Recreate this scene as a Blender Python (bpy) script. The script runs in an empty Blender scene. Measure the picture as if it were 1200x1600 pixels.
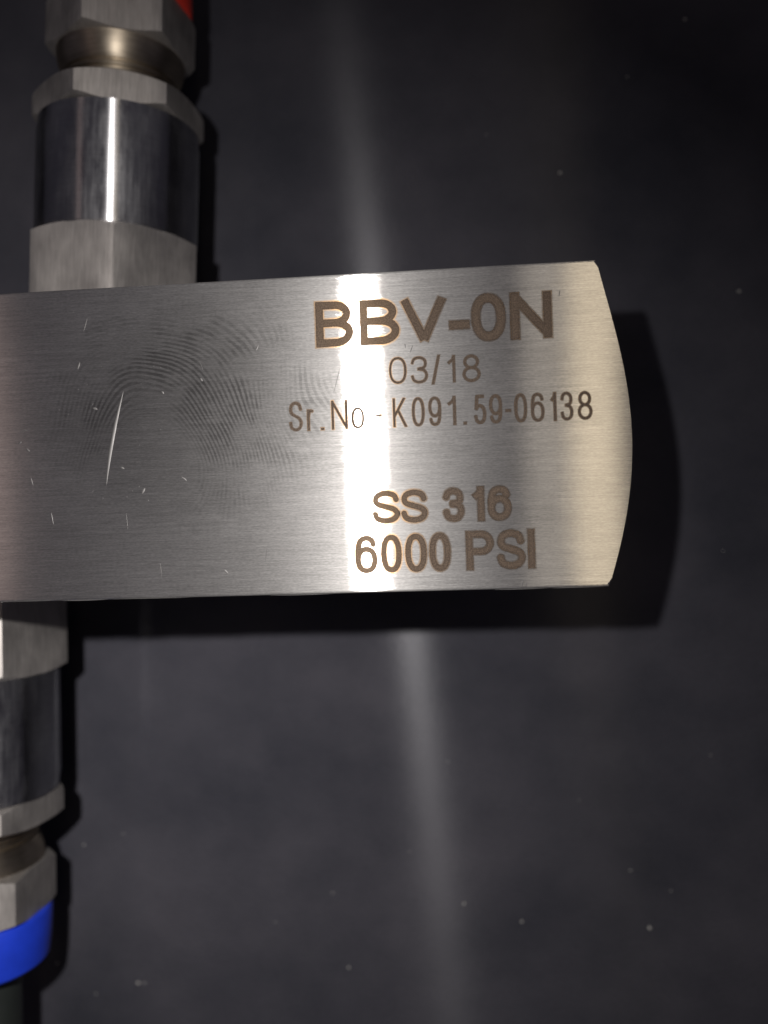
import bpy, bmesh, math, random
import numpy as np
from mathutils import Matrix, Vector

# ------------------------------------------------------------------ units: 1 unit = 1 cm
scene = bpy.context.scene
random.seed(7)

# ------------------------------------------------------------------ camera
CAM_ROT = np.array([[0.9960231, 0.03375785, 0.08245233],
                    [-0.03354974, 0.99942941, -0.00390861],
                    [-0.08253723, 0.00112681, 0.99658734]])
CAM_POS = np.array([-1.84460265, -1.04090993, 10.6500019])
FPX = 1339.4                       # focal length in pixels of the 1200 x 1600 photograph
T = 4.91                           # height of the valve body above the table
AX = 2.85                          # depth of the fitting axis under the engraved face

cam_data = bpy.data.cameras.new("camera")
cam = bpy.data.objects.new("camera", cam_data)
scene.collection.objects.link(cam)
M = Matrix(CAM_ROT.tolist()).to_4x4()
M.translation = Vector(CAM_POS.tolist())
cam.matrix_world = M
cam_data.sensor_width = 36
cam_data.lens = FPX * 36 / 1600
cam_data.clip_start = 0.05
cam_data.clip_end = 500
cam_data.dof.use_dof = True
cam_data.dof.focus_distance = 10.75
cam_data.dof.aperture_fstop = 0.125
scene.camera = cam

# ------------------------------------------------------------------ world, lamps, exposure
world = bpy.data.worlds.new("World")
scene.world = world
world.use_nodes = True
bg = world.node_tree.nodes["Background"]
bg.inputs[0].default_value = (0.84, 0.78, 1.0, 1)
bg.inputs[1].default_value = 0.05

def lamp(name, loc, aim, size, power, color, shape='DISK', size_y=None):
    ld = bpy.data.lights.new(name, 'AREA')
    ld.shape = shape
    ld.size = size
    if size_y: ld.size_y = size_y
    ld.energy = power
    ld.color = color
    o = bpy.data.objects.new(name, ld)
    scene.collection.objects.link(o)
    o.location = loc
    d = Vector(aim) - Vector(loc)
    if aim[2] < 0: o.rotation_euler = d.to_track_quat('-Z', 'Y').to_euler()   # room lamps and the added fill face straight down
    return o

flash = lamp("flash_lamp", (-4.14, 0.92, 11.99), (-9.2, -6.0, -4.9), 0.40, 1180, (1.0, 0.96, 0.92))
flash.data.spread = math.radians(108)
lamp("warm_room_lamp", (6.7, 3.5, 40), (0, 0, 0), 2.9, 590, (1.0, 0.84, 0.60), 'RECTANGLE', 40)
lamp("warm_band_fill", (3.9, 3.5, 40), (0, 0, 0), 2.7, 190, (1.0, 0.90, 0.76), 'RECTANGLE', 40)  # added fill, no real source: grades the inner edge of the warm reflection
lamp("rosy_room_lamp", (-33, 4, 40), (-7, 0, 0), 7, 380, (1.0, 0.74, 0.66), 'RECTANGLE', 40)

scene.view_settings.view_transform = 'Standard'
scene.view_settings.look = 'None'
scene.view_settings.exposure = 0
scene.view_settings.gamma = 1

# ------------------------------------------------------------------ helpers
def unproj(u, v, z=0.0):
    """point on the horizontal plane z that the photograph shows at pixel (u, v)"""
    d = CAM_ROT @ np.array([(u - 600) / FPX, -(v - 800) / FPX, -1.0])
    t = (z - CAM_POS[2]) / d[2]
    return CAM_POS + t * d

def link(name, mesh, mat=None, parent=None, loc=(0, 0, 0)):
    o = bpy.data.objects.new(name, mesh)
    scene.collection.objects.link(o)
    if mat: mesh.materials.append(mat)
    if parent: o.parent = parent
    o.location = loc
    return o

def from_bm(name, bm, mat, parent=None, smooth=False, angle=None):
    me = bpy.data.meshes.new(name)
    bmesh.ops.recalc_face_normals(bm, faces=bm.faces)
    bm.to_mesh(me)
    bm.free()
    if smooth:
        for p in me.polygons: p.use_smooth = True
        if angle is not None:
            me.set_sharp_from_angle(angle=math.radians(angle))
    return link(name, me, mat, parent)

# ------------------------------------------------------------------ node helpers
class NT:
    def __init__(self, name):
        self.m = bpy.data.materials.new(name)
        self.m.use_nodes = True
        self.t = self.m.node_tree
        self.t.nodes.clear()
        self.out = self.t.nodes.new('ShaderNodeOutputMaterial')
    def n(self, typ, ins=None, **kw):
        nd = self.t.nodes.new(typ)
        for k, v in kw.items(): setattr(nd, k, v)
        for k, v in (ins or {}).items(): self.set(nd.inputs[k], v)
        return nd
    def set(self, sock, v):
        if isinstance(v, bpy.types.NodeSocket): self.t.links.new(v, sock)
        elif isinstance(v, bpy.types.Node): self.t.links.new(v.outputs[0], sock)
        else: sock.default_value = v
    def math(self, op, a, b=0.0, c=None, clamp=False):
        ins = {0: a, 1: b}
        if c is not None: ins[2] = c
        return self.n('ShaderNodeMath', ins, operation=op, use_clamp=clamp).outputs[0]
    def mapr(self, v, a, b, c, d, smooth=False):
        return self.n('ShaderNodeMapRange', {0: v, 1: a, 2: b, 3: c, 4: d},
                      interpolation_type='SMOOTHSTEP' if smooth else 'LINEAR').outputs[0]
    def coords(self, scale=(1, 1, 1), loc=(0, 0, 0), rot=(0, 0, 0)):
        tc = self.n('ShaderNodeTexCoord')
        mp = self.n('ShaderNodeMapping', {0: tc.outputs['Object']})
        mp.inputs['Scale'].default_value = scale
        mp.inputs['Location'].default_value = loc
        mp.inputs['Rotation'].default_value = rot
        return mp.outputs[0]
    def noise(self, vec, scale, detail=2, rough=0.5, dist=0.0):
        return self.n('ShaderNodeTexNoise', {'Vector': vec, 'Scale': scale, 'Detail': detail,
                      'Roughness': rough, 'Distortion': dist}).outputs['Fac']
    def mixc(self, f, a, b):
        nd = self.n('ShaderNodeMix', data_type='RGBA')
        self.set(nd.inputs[0], f)
        self.set(nd.inputs[6], a)
        self.set(nd.inputs[7], b)
        return nd.outputs[2]
    def bump(self, h, strength, dist):
        return self.n('ShaderNodeBump', {'Height': h, 'Strength': strength, 'Distance': dist}).outputs[0]
    def aniso(self, col, rough, an, tangent, normal=None, dist='GGX'):
        nd = self.n('ShaderNodeBsdfAnisotropic', distribution=dist, ins={'Color': col, 'Roughness': rough, 'Anisotropy': -an, 'Tangent': tangent})
        if normal is not None: self.set(nd.inputs['Normal'], normal)
        return nd.outputs[0]
    def mixs(self, f, a, b):
        nd = self.n('ShaderNodeMixShader')
        self.set(nd.inputs[0], f); self.set(nd.inputs[1], a); self.set(nd.inputs[2], b)
        return nd.outputs[0]
    def done(self, sh):
        self.t.links.new(sh, self.out.inputs[0])
        return self.m

def tangent_vec(nt, v):
    c = nt.n('ShaderNodeCombineXYZ')
    c.inputs[0].default_value, c.inputs[1].default_value, c.inputs[2].default_value = v
    vt = nt.n('ShaderNodeVectorTransform', {0: c.outputs[0]}, vector_type='VECTOR', convert_from='OBJECT', convert_to='WORLD')
    return vt.outputs[0]

# ---- brushed stainless steel of the valve body (brushing runs along x)
def mat_brushed():
    nt = NT("brushed_stainless")
    tan = tangent_vec(nt, (0, 1, 0))
    fine = nt.noise(nt.coords((1.5, 95, 75)), 1.0, 3, 0.65)
    mid = nt.noise(nt.coords((0.7, 26, 26), (3, 1, 0)), 1.0, 2, 0.5)
    grit = nt.noise(nt.coords((22, 75, 38), (5, 2, 0)), 1.0, 1, 0.5)
    cloud = nt.noise(nt.coords((0.55, 0.8, 0.8), (2, 7, 0)), 1.0, 3, 0.55)
    # fingerprint: bent ridges inside a ragged oval
    c = unproj(235, 745)
    warp = nt.n('ShaderNodeTexNoise', {'Vector': nt.coords((1, 1, 0)), 'Scale': 0.62, 'Detail': 0.6})
    off = nt.n('ShaderNodeVectorMath', {0: warp.outputs['Color'], 1: (0.5, 0.5, 0.5)}, operation='SUBTRACT')
    off2 = nt.n('ShaderNodeVectorMath', {0: off.outputs[0], 3: 0.55}, operation='SCALE')
    off2.inputs[3].default_value = 1.0
    pc = nt.coords((1.0, 1.0, 0.0), (-c[0], -c[1], 0))
    pw = nt.n('ShaderNodeVectorMath', {0: pc, 1: off2.outputs[0]}, operation='ADD').outputs[0]
    sq = nt.n('ShaderNodeVectorMath', {0: pw, 1: (1.0, 0.8, 0.0)}, operation='MULTIPLY').outputs[0]
    rad = nt.n('ShaderNodeVectorMath', {0: sq}, operation='LENGTH').outputs['Value']
    ridge = nt.math('SINE', nt.math('MULTIPLY', rad, 2 * math.pi / 0.058))
    brk = nt.noise(nt.coords((9, 9, 9), (1, 3, 0)), 1.0, 3, 0.6)
    ridge = nt.mapr(nt.math('ADD', ridge, nt.math('MULTIPLY', nt.math('SUBTRACT', brk, 0.5), 3.4)), -0.7, 0.7, 0, 1, True)
    rag = nt.noise(nt.coords((1.6, 1.6, 1.6), (8, 3, 0)), 1.0, 3, 0.6)
    pm = nt.coords((1.0, 1.0, 0.0), (-unproj(290, 640)[0], -unproj(290, 640)[1], 0))
    pm = nt.n('ShaderNodeVectorMath', {0: pm, 1: (0.55, 0.68, 0.0)}, operation='MULTIPLY').outputs[0]
    ov = nt.n('ShaderNodeVectorMath', {0: pm}, operation='LENGTH').outputs['Value']
    mask = nt.mapr(nt.math('ADD', ov, nt.math('MULTIPLY', nt.math('SUBTRACT', rag, 0.5), 1.0)), 0.45, 1.15, 1, 0, True)
    patch = nt.mapr(nt.noise(nt.coords((1.3, 1.3, 1.3), (4, 6, 0)), 1.0, 3, 0.65), 0.40, 0.60, 0.08, 1.0, True)
    print_f = nt.math('MULTIPLY', nt.math('MULTIPLY', ridge, mask), patch)
    print_f = nt.math('MULTIPLY', print_f, nt.mapr(rad, 0.45, 0.95, 0.0, 1.0, True))
    smear = nt.math('MULTIPLY', mask, 0.7)
    short = nt.noise(nt.coords((5.0, 105, 75), (2, 9, 0)), 1.0, 3, 0.65)
    tone = nt.math('MULTIPLY', nt.mapr(fine, 0.3, 0.7, 0.84, 1.08), nt.mapr(short, 0.3, 0.7, 0.80, 1.12))
    tone = nt.math('MULTIPLY', tone, nt.mapr(mid, 0.3, 0.7, 0.90, 1.06))
    tone = nt.math('MULTIPLY', tone, nt.mapr(grit, 0.3, 0.7, 0.86, 1.10))
    tone = nt.math('MULTIPLY', tone, nt.mapr(cloud, 0.3, 0.7, 0.90, 1.05))
    tone = nt.math('MULTIPLY', tone, nt.math('SUBTRACT', 1.0, nt.math('MULTIPLY', print_f, 0.46)))
    tone = nt.math('MULTIPLY', tone, nt.math('SUBTRACT', 1.0, nt.math('MULTIPLY', smear, 0.25)))
    col = nt.mixc(1.0, (0, 0, 0, 1), (0.66, 0.645, 0.63, 1))
    vm = nt.n('ShaderNodeVectorMath', {0: col}, operation='SCALE')
    nt.set(vm.inputs[3], tone)
    col = vm.outputs[0]
    h = nt.math('ADD', nt.math('MULTIPLY', fine, 1.0), nt.math('MULTIPLY', mid, 0.8))
    h = nt.math('ADD', h, nt.math('MULTIPLY', grit, 0.12))
    h = nt.math('ADD', h, nt.math('MULTIPLY', print_f, -0.05))
    nrm = nt.bump(h, 0.06, 0.004)
    r1 = nt.mapr(grit, 0.3, 0.7, 0.16, 0.19)
    core = nt.aniso(col, r1, 0.88, tan, nrm, 'BECKMANN')
    soft = nt.aniso(col, 0.36, 0.72, tan, nrm)
    skirt = nt.aniso(col, nt.mapr(cloud, 0.3, 0.7, 0.46, 0.51), 0.53, tan, nrm)
    broad = nt.aniso(col, 0.68, 0.35, tan, nrm)
    return nt.done(nt.mixs(0.11, nt.mixs(0.16, nt.mixs(0.06, core, soft), skirt), broad))

def mat_steel(name, col, rough, an, streak=(70, 2, 70), bump=0.25, tone=(0.8, 1.1), blotch=0.15, dif=0.0, haze=0.0):
    """machined steel; local z is the axis of the turned part"""
    nt = NT(name)
    tan = tangent_vec(nt, (0, 0, 1))
    s = nt.noise(nt.coords(streak), 1.0, 3, 0.6)
    b = nt.noise(nt.coords((1.6, 1.6, 1.2), (3, 1, 2)), 1.0, 4, 0.6)
    t = nt.math('MULTIPLY', nt.mapr(s, 0.3, 0.7, *tone), nt.mapr(b, 0.3, 0.7, 1 - blotch, 1 + blotch * 0.5))
    vm = nt.n('ShaderNodeVectorMath', operation='SCALE')
    vm.inputs[0].default_value = col[:3]
    nt.set(vm.inputs[3], t)
    nrm = nt.bump(s, bump, 0.004)
    r = nt.mapr(b, 0.3, 0.7, rough * 0.9, rough * 1.15)
    sh = nt.aniso(vm.outputs[0], r, an, tan, nrm)
    if haze:                                   # handling smears and dulled patches
        w = nt.noise(nt.coords((2.6, 2.6, 0.9), (7, 2, 5)), 1.0, 5, 0.65)
        s2 = nt.noise(nt.coords((30, 30, 1.2), (4, 8, 1)), 1.0, 2, 0.6)
        f = nt.math('MULTIPLY', nt.mapr(w, 0.42, 0.68, 0.15, 1.0), nt.mapr(s2, 0.35, 0.65, 0.5, 1.0))
        sh = nt.mixs(nt.math('MULTIPLY', f, haze), sh, nt.aniso(vm.outputs[0], 0.62, 0.3, tan, nrm))
    if dif:
        d = nt.n('ShaderNodeBsdfDiffuse', {0: vm.outputs[0]}).outputs[0]
        sh = nt.mixs(dif, sh, d)
    return nt.done(sh)

def mat_plastic(name, col, rough=0.4):
    nt = NT(name)
    b = nt.noise(nt.coords((4, 4, 4)), 1.0, 3, 0.6)
    c = nt.mixc(nt.mapr(b, 0.3, 0.7, 0, 1), tuple(v * 0.85 for v in col) + (1,), col + (1,))
    p = nt.n('ShaderNodeBsdfPrincipled', {'Base Color': c, 'Roughness': rough})
    p.inputs['Normal'].default_value = (0, 0, 0)
    nt.set(p.inputs['Normal'], nt.bump(nt.noise(nt.coords((30, 30, 30)), 1.0, 2), 0.1, 0.01))
    return nt.done(p.outputs[0])

def mat_etch(name, depth, hw=0.026, hs=0.6, ramp=-0.006, wob=0.012):
    """laser-burnt brown lettering with a thin straw-coloured heat tint round it"""
    nt = NT(name)
    at = nt.n('ShaderNodeAttribute', attribute_name='edge')
    d = at.outputs['Fac']
    g = nt.noise(nt.coords((60, 60, 60)), 1.0, 2, 0.6)
    g2 = nt.noise(nt.coords((7, 7, 7), (2, 4, 0)), 1.0, 3, 0.6)
    dd = nt.math('ADD', d, nt.math('MULTIPLY', nt.math('SUBTRACT', g, 0.5), wob))
    core_c = nt.mixc(nt.mapr(g, 0.35, 0.68, 0, 1), (0.055, 0.038, 0.027, 1), (0.125, 0.089, 0.064, 1))
    # the very rim of a burnt line is darkest
    rim = nt.mapr(nt.math('ABSOLUTE', nt.math('ADD', dd, 0.010)), 0.0, 0.012, 0.35, 0.0)
    core_c = nt.mixc(rim, core_c, (0.03, 0.02, 0.014, 1))
    core = nt.n('ShaderNodeBsdfPrincipled', {'Base Color': core_c, 'Roughness': 0.65, 'Metallic': 0.1, 'Specular IOR Level': 0.25,
                'Normal': nt.bump(g, 0.6, 0.01)}).outputs[0]
    tan = tangent_vec(nt, (0, 1, 0))
    tint = nt.aniso((0.55, 0.34, 0.17, 1), 0.42, 0.8, tan)
    tr = nt.n('ShaderNodeBsdfTransparent').outputs[0]
    hal = nt.mapr(dd, 0.002, hw, hs, 0.0, True)
    hal = nt.math('MULTIPLY', hal, nt.mapr(g2, 0.3, 0.7, 0.55, 1.0))
    halo = nt.mixs(hal, tr, tint)
    a = nt.mapr(dd, ramp, 0.003, depth, 0.0, True)
    return nt.done(nt.mixs(a, halo, core))

def mat_table():
    nt = NT("dark_table_laminate")
    base = nt.noise(nt.coords((0.25, 0.3, 1), (1, 2, 0)), 1.0, 4, 0.6)
    grain = nt.noise(nt.coords((9, 30, 9), rot=(0, 0, 0.12)), 1.0, 3, 0.6)
    fine = nt.noise(nt.coords((45, 45, 45)), 1.0, 2, 0.6)
    col = nt.mixc(nt.mapr(base, 0.3, 0.7, 0, 1), (0.032, 0.033, 0.042, 1), (0.064, 0.062, 0.074, 1))
    vm = nt.n('ShaderNodeVectorMath', {0: col}, operation='SCALE')
    nt.set(vm.inputs[3], nt.math('MULTIPLY', nt.mapr(fine, 0.3, 0.7, 0.78, 1.22), nt.mapr(grain, 0.3, 0.7, 0.93, 1.07)))
    h = nt.math('ADD', grain, nt.math('MULTIPLY', fine, 0.3))
    nrm = nt.bump(h, 0.10, 0.01)
    leather = nt.noise(nt.coords((7, 16, 9), (4, 1, 0), (0, 0, -0.25)), 1.0, 4, 0.62, 0.6)
    nrm_d = nt.bump(nt.math('ADD', leather, nt.math('MULTIPLY', fine, 0.35)), 0.55, 0.03)
    dif = nt.n('ShaderNodeBsdfDiffuse', {0: vm.outputs[0], 'Normal': nrm_d}).outputs[0]
    tan = tangent_vec(nt, (-0.075, 1, 0))
    spec = nt.aniso((0.55, 0.55, 0.58, 1), 0.255, 0.78, tan, nrm)
    return nt.done(nt.mixs(0.014, dif, spec))

M_BODY = mat_brushed()
M_HEX = mat_steel("drawn_steel_hexagon", (0.50, 0.47, 0.45), 0.55, 0.0, streak=(60, 60, 2.5), bump=0.5, tone=(0.72, 1.15), dif=0.04)
M_BARREL = mat_steel("turned_polished_steel", (0.55, 0.55, 0.57), 0.33, 0.80, streak=(3, 3, 40), bump=0.06, tone=(0.9, 1.05), blotch=0.25, haze=0.45)
M_NECK = mat_steel("warm_turned_steel", (0.50, 0.43, 0.34), 0.47, 0.45, streak=(3, 3, 45), bump=0.2, tone=(0.8, 1.1), blotch=0.3)
M_BLUE = mat_plastic("blue_plastic", (0.012, 0.045, 0.55))
M_RED = mat_plastic("red_plastic", (0.62, 0.035, 0.02))
M_TUBE = mat_plastic("dark_rubber", (0.02, 0.024, 0.022), 0.5)
M_ETCH = mat_etch("burnt_lettering", 0.95)
M_ETCH_FINE = mat_etch("fine_burnt_lettering", 1.0, 0.014, 0.6, 0.0, 0.004)
M_TABLE = mat_table()
M_NICK = mat_steel("bright_scratched_steel", (0.13, 0.126, 0.126), 0.52, 0.0, bump=0.0)
M_DUST = mat_plastic("pale_dust", (0.42, 0.41, 0.39), 0.8)

# ------------------------------------------------------------------ table
bm = bmesh.new()
bmesh.ops.create_grid(bm, x_segments=8, y_segments=8, size=60)
table = from_bm("table_top", bm, M_TABLE)
table.location = (-4, 0, -T)
table["kind"] = "structure"
table["label"] = "dark charcoal table surface under the valve"

# ------------------------------------------------------------------ the valve
valve = bpy.data.objects.new("manifold_valve", None)
scene.collection.objects.link(valve)
valve.location = (-7.5, 0, -T)
valve["label"] = "brushed steel block valve with brown etched lettering and hex fittings lying on the table"
valve["category"] = "valve"

END = np.array([(-0.026, 2.0), (0.169, 1.168), (0.278, 0.538), (0.331, 0.067), (0.336, -0.268),
                (0.309, -0.634), (0.243, -1.099), (0.134, -1.564), (0.0, -2.0)])
pf = np.polyfit(END[:, 1], END[:, 0], 4)
ys = np.linspace(2, -2, 41)
right = [(float(np.polyval(pf, y)), float(y)) for y in ys]
LEFT_X = -17.5
left = [(LEFT_X - (x - 0.0), -y) for x, y in right]
outline = right + left

bm = bmesh.new()
vt = [bm.verts.new((x, y, 0)) for x, y in outline]
vb = [bm.verts.new((x, y, -T)) for x, y in outline]
ft = bm.faces.new(vt)
bm.faces.new(list(reversed(vb)))
n = len(outline)
for i in range(n):
    bm.faces.new((vt[i], vb[i], vb[(i + 1) % n], vt[(i + 1) % n]))
bm.edges.ensure_lookup_table()
rim = [e for e in bm.edges if abs(e.verts[0].co.z - e.verts[1].co.z) < 1e-6]
bmesh.ops.bevel(bm, geom=rim, offset=0.03, segments=3, affect='EDGES', profile=0.5)
body = from_bm("valve_body", bm, M_BODY, valve)
body.location = (7.5, 0, T)

# ---- scratches and nicks on the face: tiny raised burrs of bright steel
def burr(bm, pts, w, h, seg=4):
    """half-round tapering ridge along a polyline lying on the face"""
    P = [Vector(p) for p in pts]
    rings = []
    for i, p in enumerate(P):
        t = (P[min(i + 1, len(P) - 1)] - P[max(i - 1, 0)]).normalized()
        nrm = Vector((-t.y, t.x, 0))
        f = i / (len(P) - 1)
        k = max(0.04, math.sin(math.pi * f) ** 0.8)
        ring = []
        for j in range(seg + 1):
            a = math.pi * j / seg
            ring.append(bm.verts.new(p + nrm * (math.cos(a) * w * 0.5 * k) + Vector((0, 0, math.sin(a) * h * k - 0.0005))))
        rings.append(ring)
    for a, b in zip(rings, rings[1:]):
        for j in range(seg):
            bm.faces.new((a[j], b[j], b[j + 1], a[j + 1]))

def on_face(u, v):
    p = unproj(u, v)
    return (p[0], p[1], 0.0)

def curve_px(p0, p1, p2, nseg=16):
    out = []
    for i in range(nseg + 1):
        t = i / nseg
        u = (1 - t) ** 2 * p0[0] + 2 * t * (1 - t) * p1[0] + t * t * p2[0]
        v = (1 - t) ** 2 * p0[1] + 2 * t * (1 - t) * p1[1] + t * t * p2[1]
        out.append(on_face(u, v))
    return out

bm = bmesh.new()
burr(bm, curve_px((166, 762), (171, 690), (194, 607), 20), 0.050, 0.004)
sc = from_bm("curved_scratch", bm, M_NICK, body, smooth=True)

bm = bmesh.new()
fixed = [((121, 578), (125, 565), 5), ((252, 611), (256, 616), 5), ((144, 637), (153, 640), 6), ((313, 590), (317, 596), 5),
         ((222, 772), (227, 762), 6), ((188, 730), (195, 733), 5), ((400, 548), (404, 538), 4), ((80, 800), (84, 822), 2.5),
         ((200, 830), (197, 800), 1.5), ((130, 520), (137, 495), 2), ((283, 745), (292, 752), 4), ((582, 915), (584, 893), 3),
         ((815, 918), (818, 905), 3), ((822, 918), (823, 909), 2), ((640, 553), (646, 538), 2.5), ((634, 545), (632, 536), 2),
         ((875, 452), (873, 465), 3), ((415, 880), (418, 850), 1.6), ((253, 905), (250, 878), 1.6), ((520, 620), (535, 560), 1.6),
         ((350, 890), (357, 897), 5), ((310, 560), (318, 580), 1.5), ((48, 745), (52, 760), 3), ((40, 700), (47, 706), 5),
         ((34, 690), (28, 694), 5), ((30, 675), (45, 672), 3)]
for a, b, w in fixed:
    m = ((a[0] + b[0]) / 2 + random.uniform(-1, 1), (a[1] + b[1]) / 2 + random.uniform(-1, 1))
    burr(bm, curve_px(a, m, b, 6), w * 0.0055, 0.002)
for k in range(50):
    u = random.gauss(170, 130); v = random.gauss(640, 110)
    if not (4 < u < 480 and 480 < v < 925): continue
    L = random.uniform(1.0, 4); a = random.uniform(0.2, 1.4) * random.choice((1, 1, -1))
    p0 = (u, v); p1 = (u + L * math.cos(a), v - L * math.sin(a))
    burr(bm, curve_px(p0, ((p0[0] + p1[0]) / 2, (p0[1] + p1[1]) / 2), p1, 4), random.uniform(0.5, 1.7) * 0.0078, 0.0012, 3)
for a, b, w in (((2, 940), (90, 938), 1.6), ((95, 938.5), (170, 936.5), 2.2), ((172, 936.5), (300, 933.5), 1.3), ((420, 930.5), (520, 928), 1.2),
                ((770, 921.5), (860, 919), 1.6), ((862, 919), (946, 916.5), 2.2)):
    burr(bm, curve_px(a, ((a[0] + b[0]) / 2, (a[1] + b[1]) / 2 + random.uniform(-0.8, 0.8)), b, 10), w * 0.0078, 0.006, 3)
nk = from_bm("surface_nick", bm, M_NICK, body, smooth=True)
nk["kind"] = "stuff"

# ------------------------------------------------------------------ etched lettering
def arc(cx, cy, rx, ry, a0, a1, k=14):
    return [(cx + rx * math.cos(math.radians(a0 + (a1 - a0) * i / k)), cy + ry * math.sin(math.radians(a0 + (a1 - a0) * i / k))) for i in range(k + 1)]

def oval(cx=.5, cy=.5, rx=.5, ry=.5, p=2.3, k=40):
    out = []
    for i in range(k + 1):
        a = 2 * math.pi * i / k
        c, s = math.cos(a), math.sin(a)
        out.append((cx + rx * math.copysign(abs(c) ** (2 / p), c), cy + ry * math.copysign(abs(s) ** (2 / p), s)))
    return out

def spline(pts, k=7):
    P = [np.array(p, float) for p in pts]
    P = [2 * P[0] - P[1]] + P + [2 * P[-1] - P[-2]]
    out = []
    for i in range(1, len(P) - 2):
        for j in range(k):
            t = j / k
            a, b, c, d = P[i - 1:i + 3]
            out.append(tuple(0.5 * ((2 * b) + (c - a) * t + (2 * a - 5 * b + 4 * c - d) * t * t + (3 * b - a - 3 * c + d) * t ** 3)))
    out.append(tuple(P[-2]))
    return out

S_ = spline([(.98, .74), (.86, .92), (.5, 1.0), (.14, .92), (.04, .74), (.16, .60), (.5, .51), (.86, .41), (1, .25), (.86, .07), (.5, 0), (.12, .08), (0, .28)])
NINE = [oval(.5, .66, .5, .34, 2.2), spline([(1, .66), (.98, .34), (.84, .08), (.5, 0), (.18, .06), (.05, .22)])]
GLYPH = {
    'B': [[(0, 0), (0, 1)], [(0, 1), (.52, 1)] + arc(.52, .765, .40, .235, 90, -90) + [(0, .53)], [(.5, .53)] + arc(.52, .265, .48, .265, 90, -90) + [(0, 0)]],
    'V': [[(0, 1.06), (.5, -.02)], [(1, 1.06), (.5, -.02)]],
    'N': [[(0, 0), (0, 1)], [(1, 0), (1, 1)], [(0, 1), (1, 0)]],
    '-': [[(0, .5), (1, .5)]],
    '.': [[(0, 0), (1, 0)]],
    '/': [[(0, -.06), (1, 1.06)]],
    '0': [oval()],
    'o': [oval()],
    '1': [[(1, 0), (1, 1)], [(1, 1.0), (.72, .86), (0, .74)]],
    'I': [[(.5, 0), (.5, 1)]],
    '3': [spline([(.02, .76), (.14, .93), (.48, 1), (.84, .92), (.94, .75), (.82, .59), (.40, .535)]),
          spline([(.40, .535), (.84, .47), (1, .27), (.86, .07), (.5, 0), (.14, .07), (0, .26)])],
    '8': [oval(.5, .765, .42, .235, 2), oval(.5, .265, .5, .265, 2)],
    '5': [[(.92, 1), (.2, 1), (.08, .52)], spline([(.08, .52), (.28, .62), (.56, .64), (.88, .54), (1, .32), (.86, .08), (.5, 0), (.14, .07), (0, .26)])],
    '6': [oval(.5, .33, .5, .33, 2.2), spline([(0, .33), (.02, .66), (.16, .92), (.5, 1), (.82, .94), (.95, .78)])],
    '9': NINE,
    'S': [S_],
    'r': [[(0, 0), (0, 1)], spline([(0, .62), (.2, .88), (.55, 1), (1, .97)])],
    'K': [[(0, 0), (0, 1)], [(0, .34), (.95, 1.05)], [(.34, .60), (1.05, -.05)]],
    'P': [[(0, 0), (0, 1)], [(0, 1), (.58, 1)] + arc(.58, .735, .42, .265, 90, -90) + [(0, .47)]],
}

def seg_dist(X, Y, poly, hw):
    """signed distance to a stroke with flat ends"""
    D = np.full(X.shape, 1e3)
    closed = math.dist(poly[0], poly[-1]) < 1e-6
    for i in range(len(poly) - 1):
        (ax, ay), (bx, by) = poly[i], poly[i + 1]
        dx, dy = bx - ax, by - ay
        L = math.hypot(dx, dy)
        if L < 1e-9: continue
        tx, ty = dx / L, dy / L
        s = (X - ax) * tx + (Y - ay) * ty
        q = np.abs((X - ax) * -ty + (Y - ay) * tx)
        e = np.maximum(np.maximum(-s, s - L), 0)
        d = np.hypot(q, e) - hw
        if not closed:
            if i == 0: d = np.where(s < 0, np.maximum(q - hw, -s), d)
            if i == len(poly) - 2: d = np.where(s > L, np.maximum(q - hw, s - L), d)
        D = np.minimum(D, d)
    return D

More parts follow.
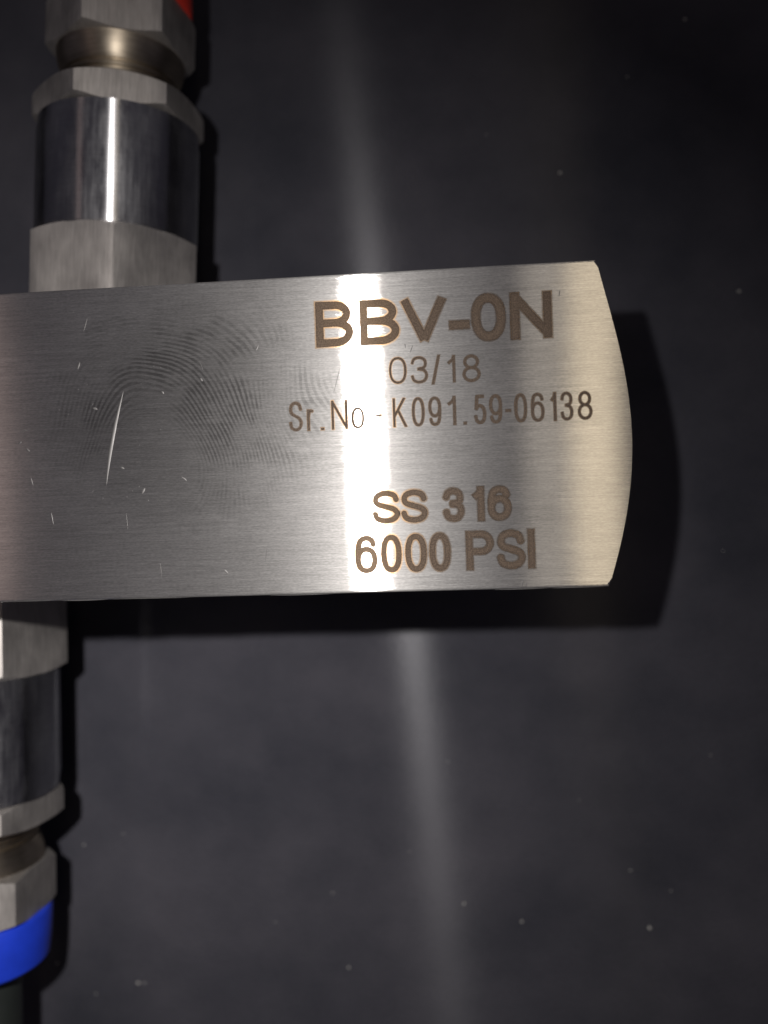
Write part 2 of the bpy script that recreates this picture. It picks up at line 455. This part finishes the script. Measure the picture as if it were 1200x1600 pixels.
STEP = 0.0042
HALO = 0.026
def etched_line(glyphs, top, bottom, width, mat, z=0.0015):
    """glyphs: (char, left px, right px[, low, high]); top and bottom: two (u, v) points on the cap and base lines"""
    verts, faces, attr = [], [], []
    (u0, t0), (u1, t1) = top
    (b0u, b0), (b1u, b1) = bottom
    hw = width / 2
    for g in glyphs:
        ch, l, r = g[:3]
        um = (l + r) / 2
        vt_ = t0 + (t1 - t0) * (um - u0) / (u1 - u0)
        vb_ = b0 + (b1 - b0) * (um - b0u) / (b1u - b0u)
        Y1, Y0 = unproj(um, vt_)[1], unproj(um, vb_)[1]
        vm_ = (vt_ + vb_) / 2
        X0, X1 = unproj(l, vm_)[0], unproj(r, vm_)[0]
        if len(g) > 3:
            lo, hi = g[3:5]
            Y0, Y1 = Y0 + (Y1 - Y0) * lo, Y0 + (Y1 - Y0) * hi
        x0, x1, y0, y1 = X0 + hw, X1 - hw, Y0 + hw, Y1 - hw
        butt = ch in 'BNIKP1r'
        polys = []
        for p in GLYPH[ch]:
            q = [(x0 + (x1 - x0) * a, y0 + (y1 - y0) * b) for a, b in p]
            if len(p) == 2 and ch in 'BNIKPr1' and abs(p[0][0] - p[1][0]) < 1e-6:     # stems reach the cap and base lines
                q = [(q[0][0], q[0][1] - hw), (q[1][0], q[1][1] + hw)]
            if ch in '-.':
                q = [(q[0][0] - hw, q[0][1]), (q[1][0] + hw, q[1][1])]
            polys.append(q)
        pad = HALO + STEP
        nx = int((X1 - X0 + 2 * pad) / STEP) + 2
        ny = int((Y1 - Y0 + 2 * pad) / STEP) + 2
        gx = X0 - pad + np.arange(nx) * STEP
        gy = Y0 - pad + np.arange(ny) * STEP
        X, Y = np.meshgrid(gx, gy)
        D = np.full(X.shape, 1e3)
        for q in polys: D = np.minimum(D, seg_dist(X, Y, q, hw))
        if ch in 'VNK/':
            D = np.maximum(D, np.maximum(Y0 - Y, Y - Y1))
        keep = (D[:-1, :-1] < HALO) | (D[1:, :-1] < HALO) | (D[:-1, 1:] < HALO) | (D[1:, 1:] < HALO)
        used = np.zeros(D.shape, bool)
        used[:-1, :-1] |= keep; used[1:, :-1] |= keep; used[:-1, 1:] |= keep; used[1:, 1:] |= keep
        idx = np.full(D.shape, -1, int)
        idx[used] = np.arange(used.sum()) + len(verts)
        verts += list(zip(X[used].tolist(), Y[used].tolist(), [z] * int(used.sum())))
        attr += D[used].tolist()
        jj, ii = np.nonzero(keep)
        faces += list(zip(idx[jj, ii].tolist(), idx[jj, ii + 1].tolist(), idx[jj + 1, ii + 1].tolist(), idx[jj + 1, ii].tolist()))
    me = bpy.data.meshes.new("etched_lettering")
    me.from_pydata(verts, [], faces)
    a = me.attributes.new('edge', 'FLOAT', 'POINT')
    a.data.foreach_set('value', attr)
    return link("etched_lettering", me, mat, body)

l1 = etched_line([('B', 493, 552), ('B', 562, 624), ('V', 626, 698), ('-', 702, 733, .26, .46), ('0', 737, 789, -.01, 1.01), ('N', 798, 862)],
                 ((493, 472), (862, 455)), ((497, 543), (862, 527)), 0.101, M_ETCH)
l2 = etched_line([('0', 608, 635), ('3', 642, 668), ('/', 674, 688, -.05, 1.03), ('1', 699, 711), ('8', 723, 750)],
                 ((608, 558.5), (750, 554)), ((608, 600), (750, 596)), 0.027, M_ETCH_FINE)
l3 = etched_line([('S', 452, 472), ('r', 480, 490, 0, .72), ('.', 501, 506, 0, .10), ('N', 518, 543), ('o', 549, 569, 0, .74), ('-', 587, 596, .38, .47),
                  ('K', 614, 635), ('0', 644, 663), ('9', 670, 689), ('1', 699, 712), ('.', 724, 728.5, 0, .10), ('5', 741, 759), ('9', 765, 784),
                  ('-', 790, 798, .38, .47), ('0', 804, 823), ('6', 830, 850), ('1', 860, 869), ('3', 876, 895), ('8', 903, 925)],
                 ((452, 628.5), (925, 611)), ((452, 674), (925, 655)), 0.029, M_ETCH_FINE)
l4 = etched_line([('S', 581, 625), ('S', 626, 668), ('3', 692, 725), ('1', 737, 756), ('6', 763, 798)],
                 ((582, 767), (798, 759)), ((582, 819), (798, 812)), 0.073, M_ETCH)
l5 = etched_line([('6', 555, 590), ('0', 595, 628), ('0', 633, 667), ('0', 671, 704), ('P', 729, 771), ('S', 777, 820), ('I', 825, 836)],
                 ((556, 837), (834, 827)), ((556, 897), (834, 887)), 0.074, M_ETCH)
for o, t in ((l1, "large brown etched model code at the top"), (l2, "small etched date 03/18"), (l3, "thin etched serial number line"),
             (l4, "etched line SS 316"), (l5, "etched line 6000 PSI")):
    o["label"] = t

# ------------------------------------------------------------------ tube fittings (local z = axis, away from the body)
def ring_loft(bm, profile, seg=64):
    """turned surface: profile of (radius, z)"""
    rings = []
    for r, z in profile:
        rings.append([bm.verts.new((r * math.cos(2 * math.pi * i / seg), r * math.sin(2 * math.pi * i / seg), z)) for i in range(seg)])
    for a, b in zip(rings, rings[1:]):
        for i in range(seg):
            bm.faces.new((a[i], a[(i + 1) % seg], b[(i + 1) % seg], b[i]))
    bm.faces.new(list(reversed(rings[0])))
    bm.faces.new(rings[-1])

def hexagon(bm, R, z0, z1, phase, ch0=0.0, ch1=0.0, sub=10, tan30=0.5, soft=0.02):
    """hexagon prism with turned 30-degree chamfers: the facets end in arcs as on a real nut"""
    ap = R * math.cos(math.pi / 6)
    cols = []
    angs = []
    for k in range(6):
        for j in range(sub):
            angs.append(phase + math.pi / 3 * (k + j / sub))
    def rad(a):
        t = (a - phase) % (math.pi / 3) - math.pi / 6
        return min(ap / math.cos(t), R - soft)
    rows = []
    r0 = ap - ch0 * 0.6 if ch0 else None
    r1 = ap - ch1 * 0.6 if ch1 else None
    def row(f): rows.append([bm.verts.new(f(a)) for a in angs])
    if ch0: row(lambda a: ((r0) * math.cos(a), (r0) * math.sin(a), z0))
    row(lambda a: (rad(a) * math.cos(a), rad(a) * math.sin(a), z0 + (max(0, rad(a) - r0) * tan30 if ch0 else 0)))
    row(lambda a: (rad(a) * math.cos(a), rad(a) * math.sin(a), z1 - (max(0, rad(a) - r1) * tan30 if ch1 else 0)))
    if ch1: row(lambda a: ((r1) * math.cos(a), (r1) * math.sin(a), z1))
    n = len(angs)
    for a, b in zip(rows, rows[1:]):
        for i in range(n):
            bm.faces.new((a[i], a[(i + 1) % n], b[(i + 1) % n], b[i]))
    bm.faces.new(list(reversed(rows[0])))
    bm.faces.new(rows[-1])

def fitting(root_xy, tip_xy, cap_mat, cap_len, base_phase, ring_phase, nut_phase, off=0.0, cap_label="", base_extra=0.0):
    A = Vector((root_xy[0], root_xy[1], -AX)); B = Vector((tip_xy[0], tip_xy[1], -AX))
    zax = (B - A).normalized()
    up = Vector((0, 0, 1))
    xax = up                                   # local x looks up at the camera
    yax = zax.cross(xax).normalized()
    m = Matrix((xax, yax, zax)).transposed().to_4x4()
    m.translation = A
    d = math.radians
    bm = bmesh.new()
    # barrel, thread and core in one turned piece
    prof = [(1.18, 1.40 + off + base_extra), (1.25, 1.47 + off + base_extra), (1.265, 1.50 + off + base_extra), (1.265, 3.20 + off), (1.25, 3.30 + off), (1.24, 3.36 + off), (1.24, 3.42 + off)]
    ring_loft(bm, prof, 96)
    barrel = from_bm("tube_fitting", bm, M_BARREL, None, smooth=True, angle=40)
    barrel.parent = valve
    barrel.matrix_parent_inverse = Matrix.Identity(4)
    loc = m.copy()
    loc.translation = A - Vector(valve.location)
    barrel.matrix_local = loc
    def sub(name, bm, mat, angle=30):
        o = from_bm(name, bm, mat, barrel, smooth=True, angle=angle)
        return o
    bm = bmesh.new(); hexagon(bm, 1.43, -0.05, 1.50 + off + base_extra, d(base_phase), 0, 0.10)
    sub("hex_base", bm, M_HEX)
    bm = bmesh.new(); hexagon(bm, 1.36, 3.40 + off, 3.90 + off, d(ring_phase), 0.06, 0.05, soft=0.03)
    sub("lock_ring", bm, M_HEX)
    prof = [(1.04, 3.85 + off), (1.04, 3.93 + off), (1.00, 3.97 + off), (0.93, 3.99 + off)]
    z = 4.0
    while z < 4.16:                            # the last thread turns
        prof += [(0.87, z + off), (0.92, z + 0.03 + off), (0.92, z + 0.045 + off), (0.87, z + 0.075 + off)]
        z += 0.08
    prof += [(0.84, 4.20 + off), (0.84, 4.26 + off), (0.86, 4.75 + off)]
    bm = bmesh.new(); ring_loft(bm, prof, 72)
    sub("threaded_neck", bm, M_NECK)
    bm = bmesh.new()
    ring_loft(bm, [(0.80, 4.20 + off), (0.88, 4.22 + off), (0.925, 4.27 + off), (0.965, 4.36 + off), (0.99, 4.46 + off), (1.0, 4.58 + off), (1.0, 4.75 + off)], 72)
    sub("nut_shoulder", bm, M_NECK)
    bm = bmesh.new(); hexagon(bm, 1.18, 4.56 + off, 5.40 + off, d(nut_phase), 0.10, 0.04)
    sub("gland_nut", bm, M_HEX)
    bm = bmesh.new()
    ring_loft(bm, [(1.00, 5.36 + off), (1.09, 5.39 + off), (1.11, 5.44 + off), (1.09, 5.9 + off), (1.06, 5.37 + cap_len + off), (1.01, 5.42 + cap_len + off), (0.6, 5.41 + cap_len + off)], 72)
    c = sub("end_cap", bm, cap_mat)
    c["label"] = cap_label
    bm = bmesh.new()
    ring_loft(bm, [(0.62, 5.3 + off), (0.62, 11 + off), (0.58, 11.05 + off)], 48)
    sub("outlet_tube", bm, M_TUBE)
    return barrel

fu = fitting((-7.24, 2.0), (-6.92, 7.6), M_RED, 0.55, 20, -8, -8, -0.12, "red plastic cap on the upper fitting", 0.13)
fu["label"] = "upper polished steel tube fitting"
fl = fitting((-9.72, -2.0), (-9.83, -7.5), M_BLUE, 0.80, 16, 17, 5, -0.10, "blue plastic cap on the lower fitting")
fl["label"] = "lower polished steel tube fitting"

# ------------------------------------------------------------------ dust on the table
bm = bmesh.new()
specks = [(1015, 1450, 9), (985, 1360, 6), (815, 1440, 7), (725, 1412, 7), (875, 270, 7), (1070, 30, 10), (1155, 455, 10), (545, 1512, 6),
          (216, 1536, 9), (226, 1536, 6), (90, 1505, 6), (193, 1302, 5), (131, 1320, 5), (150, 1553, 5), (1048, 1392, 4), (520, 1395, 4),
          (1110, 1180, 4), (905, 1250, 3), (760, 210, 4), (980, 120, 4), (640, 1330, 3), (1130, 860, 4), (430, 1440, 3), (700, 1190, 3)]
for u, v, w in specks:
    p = unproj(u, v, -T)
    r = w * 0.0115 * 0.5 * 0.62
    k = 9
    top = []
    a0 = random.random() * 6
    ex = random.uniform(0.6, 1.0)
    for i in range(k):
        a = a0 + 2 * math.pi * i / k
        rr = r * random.uniform(0.7, 1.15)
        x, y = rr * math.cos(a), rr * math.sin(a) * ex
        top.append((p[0] + x, p[1] + y))
    lo = [bm.verts.new((x, y, -T + 0.001)) for x, y in top]
    c = bm.verts.new((p[0], p[1], -T + r * 0.45))
    for i in range(k):
        bm.faces.new((lo[i], lo[(i + 1) % k], c))
dust = from_bm("dust", bm, M_DUST)
dust["kind"] = "stuff"
dust["label"] = "pale dust specks scattered on the dark table"

# ------------------------------------------------------------------ render settings
scene.cycles.use_denoising = True
scene.cycles.sample_clamp_indirect = 4
